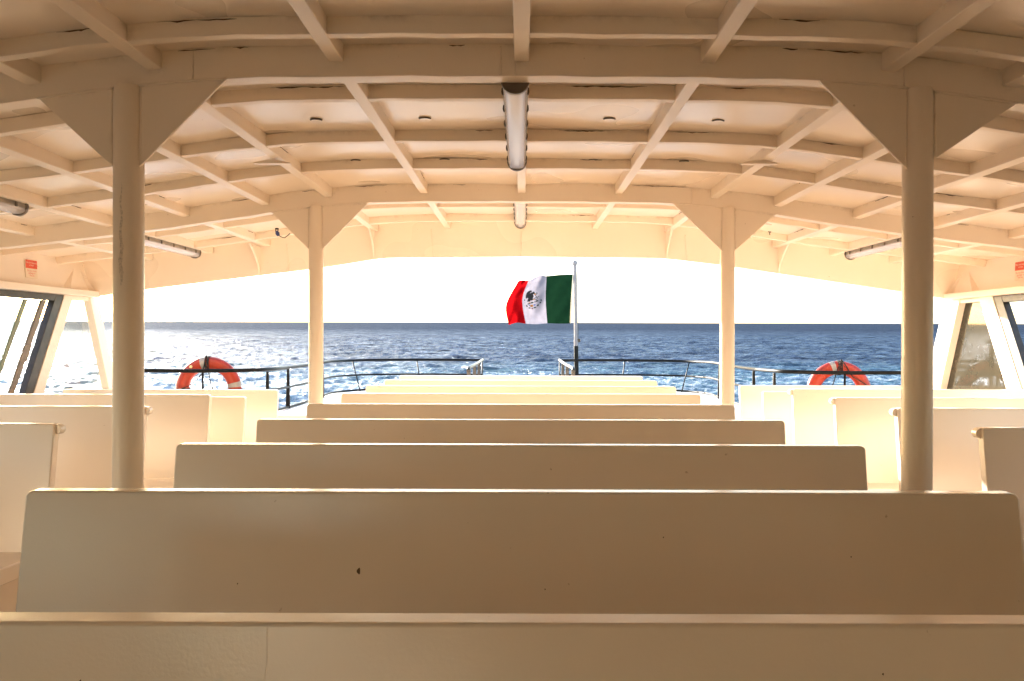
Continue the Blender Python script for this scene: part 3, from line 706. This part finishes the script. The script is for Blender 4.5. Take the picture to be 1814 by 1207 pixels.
def flag_pt(u, v):
    cols = []
    for k in range(7):
        vv = [np.array([*CX[k][q], DY[k][q]]) for q in range(3)]; cols.append(cr(vv, v))
    q = cr(cols, u)
    y = q[2] + .012 * math.sin(u * 26 + v * 5) * u + .085 * math.sin(v * 9 - u * 16 + .8) * max(0, u - .55) + .05 * math.sin(v * 19 + u * 24) * max(0, u - .6) + .010 * math.sin((u * 7 - v * 11)) + .007 * math.sin(u * 31 + v * 14) 
    return q[0], q[1], y
G = [[flag_pt(i / NU, j / NV) for j in range(NV + 1)] for i in range(NU + 1)]
mb = MB(); vs = [at(p[0], p[1], YF + p[2]) - O for row in G for p in row]
mb.v = [tuple(q) for q in vs]
for i in range(NU):
    for j in range(NV):
        a = i * (NV + 1) + j; mb.f.append((a, a + 1, a + NV + 2, a + NV + 1)); mb.mi.append(0 if i < 30 else (1 if i < 60 else 2))
MF = [cloth_mat('green_cloth', (.0045, .020, .0095), .25), cloth_mat('white_cloth', (.25, .235, .28), .30), cloth_mat('red_cloth', (.28, .003, .005), .42)]
flag = mb.build('flag', MF, smooth=True, recalc=False); flag.location = O
tag(flag, 'green white and red national flag with eagle emblem flying at the stern', 'flag')
hm = MB(); hm.v = []; 
for j in range(NV + 1):
    p_ = G[0][j]; a = at(p_[0] + .2, p_[1], YF - .003 + p_[2]) - O; b = at(p_[0] + 2.6, p_[1], YF - .003 + p_[2]) - O
    hm.v += [tuple(a), tuple(b)]
hm.f = [(2 * j, 2 * j + 1, 2 * j + 3, 2 * j + 2) for j in range(NV)]; hm.mi = [0] * NV
hm.build('hoist_band', M_band, flag, recalc=False)
GP = np.array([[p[0], p[1], p[2]] for row in G for p in row])
def fy(px, py):
    d = (GP[:, 0] - px)**2 + (GP[:, 1] - py)**2; idx = np.argpartition(d, 6)[:6]; w = 1 / (d[idx] + .05); return float((GP[idx, 2] * w).sum() / w.sum())
EM = [plain('emblem_brown', (.009, .005, .004), .8), plain('emblem_green', (.002, .015, .010), .8), plain('emblem_orange', (.30, .10, .006), .8), plain('emblem_blue', (.01, .045, .20), .8), plain('emblem_mauve', (.12, .05, .055), .8), plain('emblem_snake', (.025, .028, .025), .8)]
em = MB()
def epoly(pts, mi, lift=.030):
    cxm = sum(p[0] for p in pts) / len(pts); cym = sum(p[1] for p in pts) / len(pts)
    q = []
    for x, y in pts:
        px, py = 910 + x / 21.95, 505 + y / 21.95; q.append(at(px, py, YF + fy(px, py) - lift) - O)
    em.add(q, [tuple(range(len(q)))], mi)
def eell(x, y, a, b, rot=0, mi=1, lift=.034):
    r_ = math.radians(rot); epoly([(x + a * math.cos(t_) * math.cos(r_) - b * math.sin(t_) * math.sin(r_), y + a * math.cos(t_) * math.sin(r_) + b * math.sin(t_) * math.cos(r_)) for t_ in np.linspace(0, 2 * math.pi, 13)[:-1]], mi, lift)
def eline(pts, w, mi, lift=.038):
    for (x0, y0), (x1, y1) in zip(pts, pts[1:]):
        L_ = math.hypot(x1 - x0, y1 - y0); nx, ny = -(y1 - y0) / L_ * w, (x1 - x0) / L_ * w
        epoly([(x0 + nx, y0 + ny), (x1 + nx, y1 + ny), (x1 - nx, y1 - ny), (x0 - nx, y0 - ny)], mi, lift)
epoly([(650, 215), (560, 250), (500, 320), (470, 400), (465, 500), (480, 540), (530, 500), (570, 520), (700, 450), (640, 330), (625, 320), (680, 265), (715, 250), (690, 220)], 0)
epoly([(640, 330), (560, 530), (520, 640), (545, 665), (590, 640), (625, 655), (650, 600), (720, 605), (760, 560), (740, 520), (775, 430), (745, 370), (735, 290), (690, 290)], 0, .031)
epoly([(735, 290), (745, 370), (790, 345), (825, 330), (800, 270), (770, 258)], 0, .032)
epoly([(790, 340), (830, 325), (880, 345), (820, 400), (795, 380)], 2, .034)
eline([(880, 290), (912, 320), (890, 355), (850, 362)], 16, 5); eline([(830, 400), (880, 450), (890, 490), (850, 500), (790, 520), (770, 550)], 14, 5)
eline([(800, 560), (860, 578), (905, 540), (935, 460), (990, 430)], 11, 5)
epoly([(740, 575), (790, 545), (830, 575), (780, 590)], 2, .039)
eell(590, 735, 62, 24, -12); eell(710, 690, 66, 28, -14); eell(900, 622, 52, 30, -25); eell(820, 660, 34, 20, -10, 0); eell(612, 684, 36, 18, 0, 2)
for x, y, a, b, r_ in ((418, 595, 34, 18, 90), (1062, 590, 40, 26, 90), (1030, 685, 42, 26, -45), (935, 790, 48, 28, -40), (820, 880, 54, 24, -15), (612, 897, 44, 24, 12), (510, 820, 44, 26, 50), (430, 700, 22, 12, 70)): eell(x, y, a, b, r_)
epoly([(640, 772), (752, 772), (755, 850), (645, 850)], 2, .037); eell(612, 810, 24, 20, 0, 3); eell(808, 775, 44, 24, -20, 3); eell(725, 915, 40, 28, 0, 4)
em.build('eagle_emblem', EM, flag, recalc=False)

# ------------------------------------------------------------------ sea
H_SEA = 5.4; TILT = math.atan(27.5 / 1500)
def sea():
    fine = np.radians(np.linspace(-44, 44, 1400)); dth = fine[1] - fine[0]
    rest = np.radians(np.linspace(44, 316, 150)[1:-1]); th = np.concatenate([fine, rest]); nT = len(th)
    r = np.concatenate([np.geomspace(6, 22, 40)[:-1], np.geomspace(22, 1400, 1250), np.geomspace(1400, 60000, 50)[1:]]); nR = len(r)
    R_, T_ = np.meshgrid(r, th, indexing='ij')
    X = R_ * np.sin(T_); Y = R_ * np.cos(T_); Z = np.zeros_like(X)
    sp = np.maximum(R_ * dth, np.gradient(r)[:, None] * 1.0)
    for k in range(110):
        lam = math.exp(rng.uniform(math.log(.42), math.log(6.5))); an = rng.normal(math.radians(205), .55)
        sl = .048 * (1.0 if lam < 3.5 else .7); A = sl * lam / 6.283; kk = 6.283 / lam
        ph = kk * (X * math.sin(an) + Y * math.cos(an)) + rng.uniform(0, 6.28)
        ph += .35 * np.sin(X * rng.uniform(.02, .06) + Y * rng.uniform(.02, .06) + rng.uniform(0, 6))
        att = np.clip((lam / sp - 1.6) / 2.0, 0, 1)
        c = np.cos(ph); Z += A * att * (c + .25 * np.cos(2 * ph))
    Z *= np.clip((R_ - 6) / 10, 0, 1)
    Z[np.abs(T_) > math.radians(44.01)] *= .0
    co = np.stack([X, Y, Z], -1).reshape(-1, 3)
    ii = np.arange(nR - 1)[:, None]; jj = np.arange(nT)[None, :]; j2 = (jj + 1) % nT
    f = np.stack([ii * nT + jj, (ii + 1) * nT + jj, (ii + 1) * nT + j2, ii * nT + j2], -1).reshape(-1, 4)
    me = bpy.data.meshes.new('sea'); me.vertices.add(len(co)); me.vertices.foreach_set('co', co.astype(np.float32).ravel())
    me.loops.add(f.size); me.loops.foreach_set('vertex_index', f.astype(np.int32).ravel())
    me.polygons.add(len(f)); me.polygons.foreach_set('loop_start', np.arange(0, f.size, 4, dtype=np.int32)); me.polygons.foreach_set('loop_total', np.full(len(f), 4, dtype=np.int32))
    me.update(calc_edges=True); me.polygons.foreach_set('use_smooth', [True] * len(f))
    o = bpy.data.objects.new('sea', me); COL.objects.link(o); o['kind'] = 'structure'
    o.location = (0, 0, EYE - H_SEA); o.rotation_euler = (TILT, 0, 0)
    m, nt, out = newmat('sea_water'); L = nt.links.new
    tc = N(nt, 'ShaderNodeTexCoord'); P = tc.outputs['Object']
    b = N(nt, 'ShaderNodeBsdfDiffuse'); gl = N(nt, 'ShaderNodeBsdfGlossy'); gl.inputs[0].default_value = (.80, .88, 1, 1); mxs = N(nt, 'ShaderNodeMixShader')
    n1 = N(nt, 'ShaderNodeTexNoise', Scale=.09, Detail=12.0, Roughness=0.86); L(P, n1.inputs['Vector'])
    base = ramp(nt, n1.outputs[0], [(0.3, (.0009, .0042, .015, 1)), (0.7, (.0038, .0115, .030, 1))])
    sep = N(nt, 'ShaderNodeSeparateXYZ'); L(P, sep.inputs[0])
    # pale turquoise, foam-streaked water just behind the stern
    my = N(nt, 'ShaderNodeMapRange'); L(sep.outputs[1], my.inputs[0]); my.inputs[1].default_value = 62; my.inputs[2].default_value = 135; my.inputs[3].default_value = 1; my.inputs[4].default_value = 0
    nz = N(nt, 'ShaderNodeTexNoise', Scale=.35, Detail=10.0, Roughness=0.75); L(P, nz.inputs['Vector'])
    mul = N(nt, 'ShaderNodeMath', operation='MULTIPLY'); L(my.outputs[0], mul.inputs[0]); L(nz.outputs[0], mul.inputs[1])
    tq = ramp(nt, mul.outputs[0], [(0.10, g(0)), (0.36, g(.8))])
    c1 = mix(nt, tq.outputs[0], base.outputs[0], (.035, .105, .135, 1))
    nf = N(nt, 'ShaderNodeTexNoise', Scale=1.1, Detail=8.0, Roughness=0.7); L(P, nf.inputs['Vector'])
    m3 = N(nt, 'ShaderNodeMath', operation='MULTIPLY'); L(nf.outputs[0], m3.inputs[0]); L(tq.outputs[0], m3.inputs[1])
    fo = ramp(nt, m3.outputs[0], [(0.35, g(0)), (0.50, g(.8))])
    # scattered whitecaps
    nc = N(nt, 'ShaderNodeTexNoise', Scale=.16, Detail=9.0, Roughness=0.62); L(P, nc.inputs['Vector'])
    wc = ramp(nt, nc.outputs[0], [(0.715, g(0)), (0.745, g(.9))])
    mx = N(nt, 'ShaderNodeMath', operation='MAXIMUM'); L(fo.outputs[0], mx.inputs[0]); L(wc.outputs[0], mx.inputs[1])
    c2 = mix(nt, mx.outputs[0], c1, (.42, .45, .47, 1))
    L(c2, b.inputs['Color'])
    rr = N(nt, 'ShaderNodeMapRange'); L(mx.outputs[0], rr.inputs[0]); rr.inputs[3].default_value = .10; rr.inputs[4].default_value = .7
    vl = N(nt, 'ShaderNodeVectorMath', operation='LENGTH'); L(P, vl.inputs[0])
    fr_ = N(nt, 'ShaderNodeMapRange'); L(vl.outputs['Value'], fr_.inputs[0]); fr_.inputs[1].default_value = 60; fr_.inputs[2].default_value = 600; fr_.inputs[3].default_value = 0; fr_.inputs[4].default_value = .30
    ad = N(nt, 'ShaderNodeMath', operation='ADD'); L(rr.outputs[0], ad.inputs[0]); L(fr_.outputs[0], ad.inputs[1]); L(ad.outputs[0], gl.inputs['Roughness'])
    fz = N(nt, 'ShaderNodeFresnel', IOR=1.333)
    cap = N(nt, 'ShaderNodeMapRange'); L(fz.outputs[0], cap.inputs[0]); cap.inputs[1].default_value = .02; cap.inputs[2].default_value = .45; cap.inputs[3].default_value = .02; cap.inputs[4].default_value = .19
    fa = N(nt, 'ShaderNodeMapRange'); L(vl.outputs['Value'], fa.inputs[0]); fa.inputs[1].default_value = 40; fa.inputs[2].default_value = 700; fa.inputs[3].default_value = 1; fa.inputs[4].default_value = .36
    vr = N(nt, 'ShaderNodeMapRange'); L(n1.outputs[0], vr.inputs[0]); vr.inputs[1].default_value = .35; vr.inputs[2].default_value = .68; vr.inputs[3].default_value = .12; vr.inputs[4].default_value = 2.0
    f1 = N(nt, 'ShaderNodeMath', operation='MULTIPLY'); L(cap.outputs[0], f1.inputs[0]); L(fa.outputs[0], f1.inputs[1])
    f2 = N(nt, 'ShaderNodeMath', operation='MULTIPLY'); L(f1.outputs[0], f2.inputs[0]); L(vr.outputs[0], f2.inputs[1]); L(f2.outputs[0], mxs.inputs[0])
    a1 = N(nt, 'ShaderNodeTexNoise', Scale=.9, Detail=6.0, Roughness=0.6); L(P, a1.inputs['Vector'])
    a2 = N(nt, 'ShaderNodeTexNoise', Scale=5.0, Detail=5.0, Roughness=0.6); L(P, a2.inputs['Vector'])
    b1 = N(nt, 'ShaderNodeBump', Strength=.9, Distance=.55); L(a1.outputs[0], b1.inputs['Height'])
    b2 = N(nt, 'ShaderNodeBump', Strength=.7, Distance=.10); L(a2.outputs[0], b2.inputs['Height']); L(b1.outputs[0], b2.inputs['Normal'])
    for q in (b, gl, fz): L(b2.outputs[0], q.inputs['Normal'])
    L(b.outputs[0], mxs.inputs[1]); L(gl.outputs[0], mxs.inputs[2]); L(mxs.outputs[0], out.inputs[0])
    me.materials.append(m)
sea()

# ------------------------------------------------------------------ light, sky, camera
SUN_EL, SUN_AZ = math.radians(15), math.radians(-37)     # azimuth from +Y toward +X
w = bpy.data.worlds.new('World'); S.world = w; w.use_nodes = True
nt = w.node_tree; bg = nt.nodes['Background']; sk = nt.nodes.new('ShaderNodeTexSky'); sk.sky_type = 'NISHITA'; sk.sun_disc = False
sk.sun_elevation = SUN_EL; sk.sun_rotation = SUN_AZ; sk.air_density = 1.0; sk.dust_density = 1.2; sk.ozone_density = 1.0
nt.links.new(sk.outputs[0], bg.inputs[0]); bg.inputs[1].default_value = 0.15
sl = bpy.data.lights.new('sun', 'SUN'); sl.energy = 5; sl.angle = math.radians(.5); sl.color = (1, .92, .82)
so = bpy.data.objects.new('sun', sl); COL.objects.link(so)
dv = Vector((math.sin(SUN_AZ) * math.cos(SUN_EL), math.cos(SUN_AZ) * math.cos(SUN_EL), math.sin(SUN_EL)))
so.rotation_euler = dv.to_track_quat('Z', 'Y').to_euler(); so.location = (0, 0, 8)

cam = bpy.data.cameras.new('camera'); co = bpy.data.objects.new('camera', cam); COL.objects.link(co)
cam.sensor_width = 36; cam.lens = FP / 1814 * 36; cam.clip_start = .05; cam.clip_end = 120000
cam.shift_x = -16 / 1814; cam.shift_y = -4.5 / 1814
co.matrix_world = Matrix.Translation((0, 0, EYE)) @ Matrix.Rotation(math.pi / 2, 4, 'X') @ Matrix.Rotation(math.radians(.17), 4, 'Z')
S.camera = co
S.render.engine = 'CYCLES'
S.cycles.max_bounces = 10; S.cycles.diffuse_bounces = 7; S.cycles.use_adaptive_sampling = True; S.cycles.adaptive_threshold = 0.035; S.cycles.glossy_bounces = 4; S.cycles.transparent_max_bounces = 12
S.cycles.sample_clamp_indirect = 6; S.cycles.use_denoising = True; S.cycles.caustics_reflective = False; S.cycles.caustics_refractive = False
S.cycles.film_exposure = 4.8
S.view_settings.view_transform = 'Standard'; S.view_settings.look = 'None'; S.view_settings.exposure = 0; S.view_settings.gamma = 1
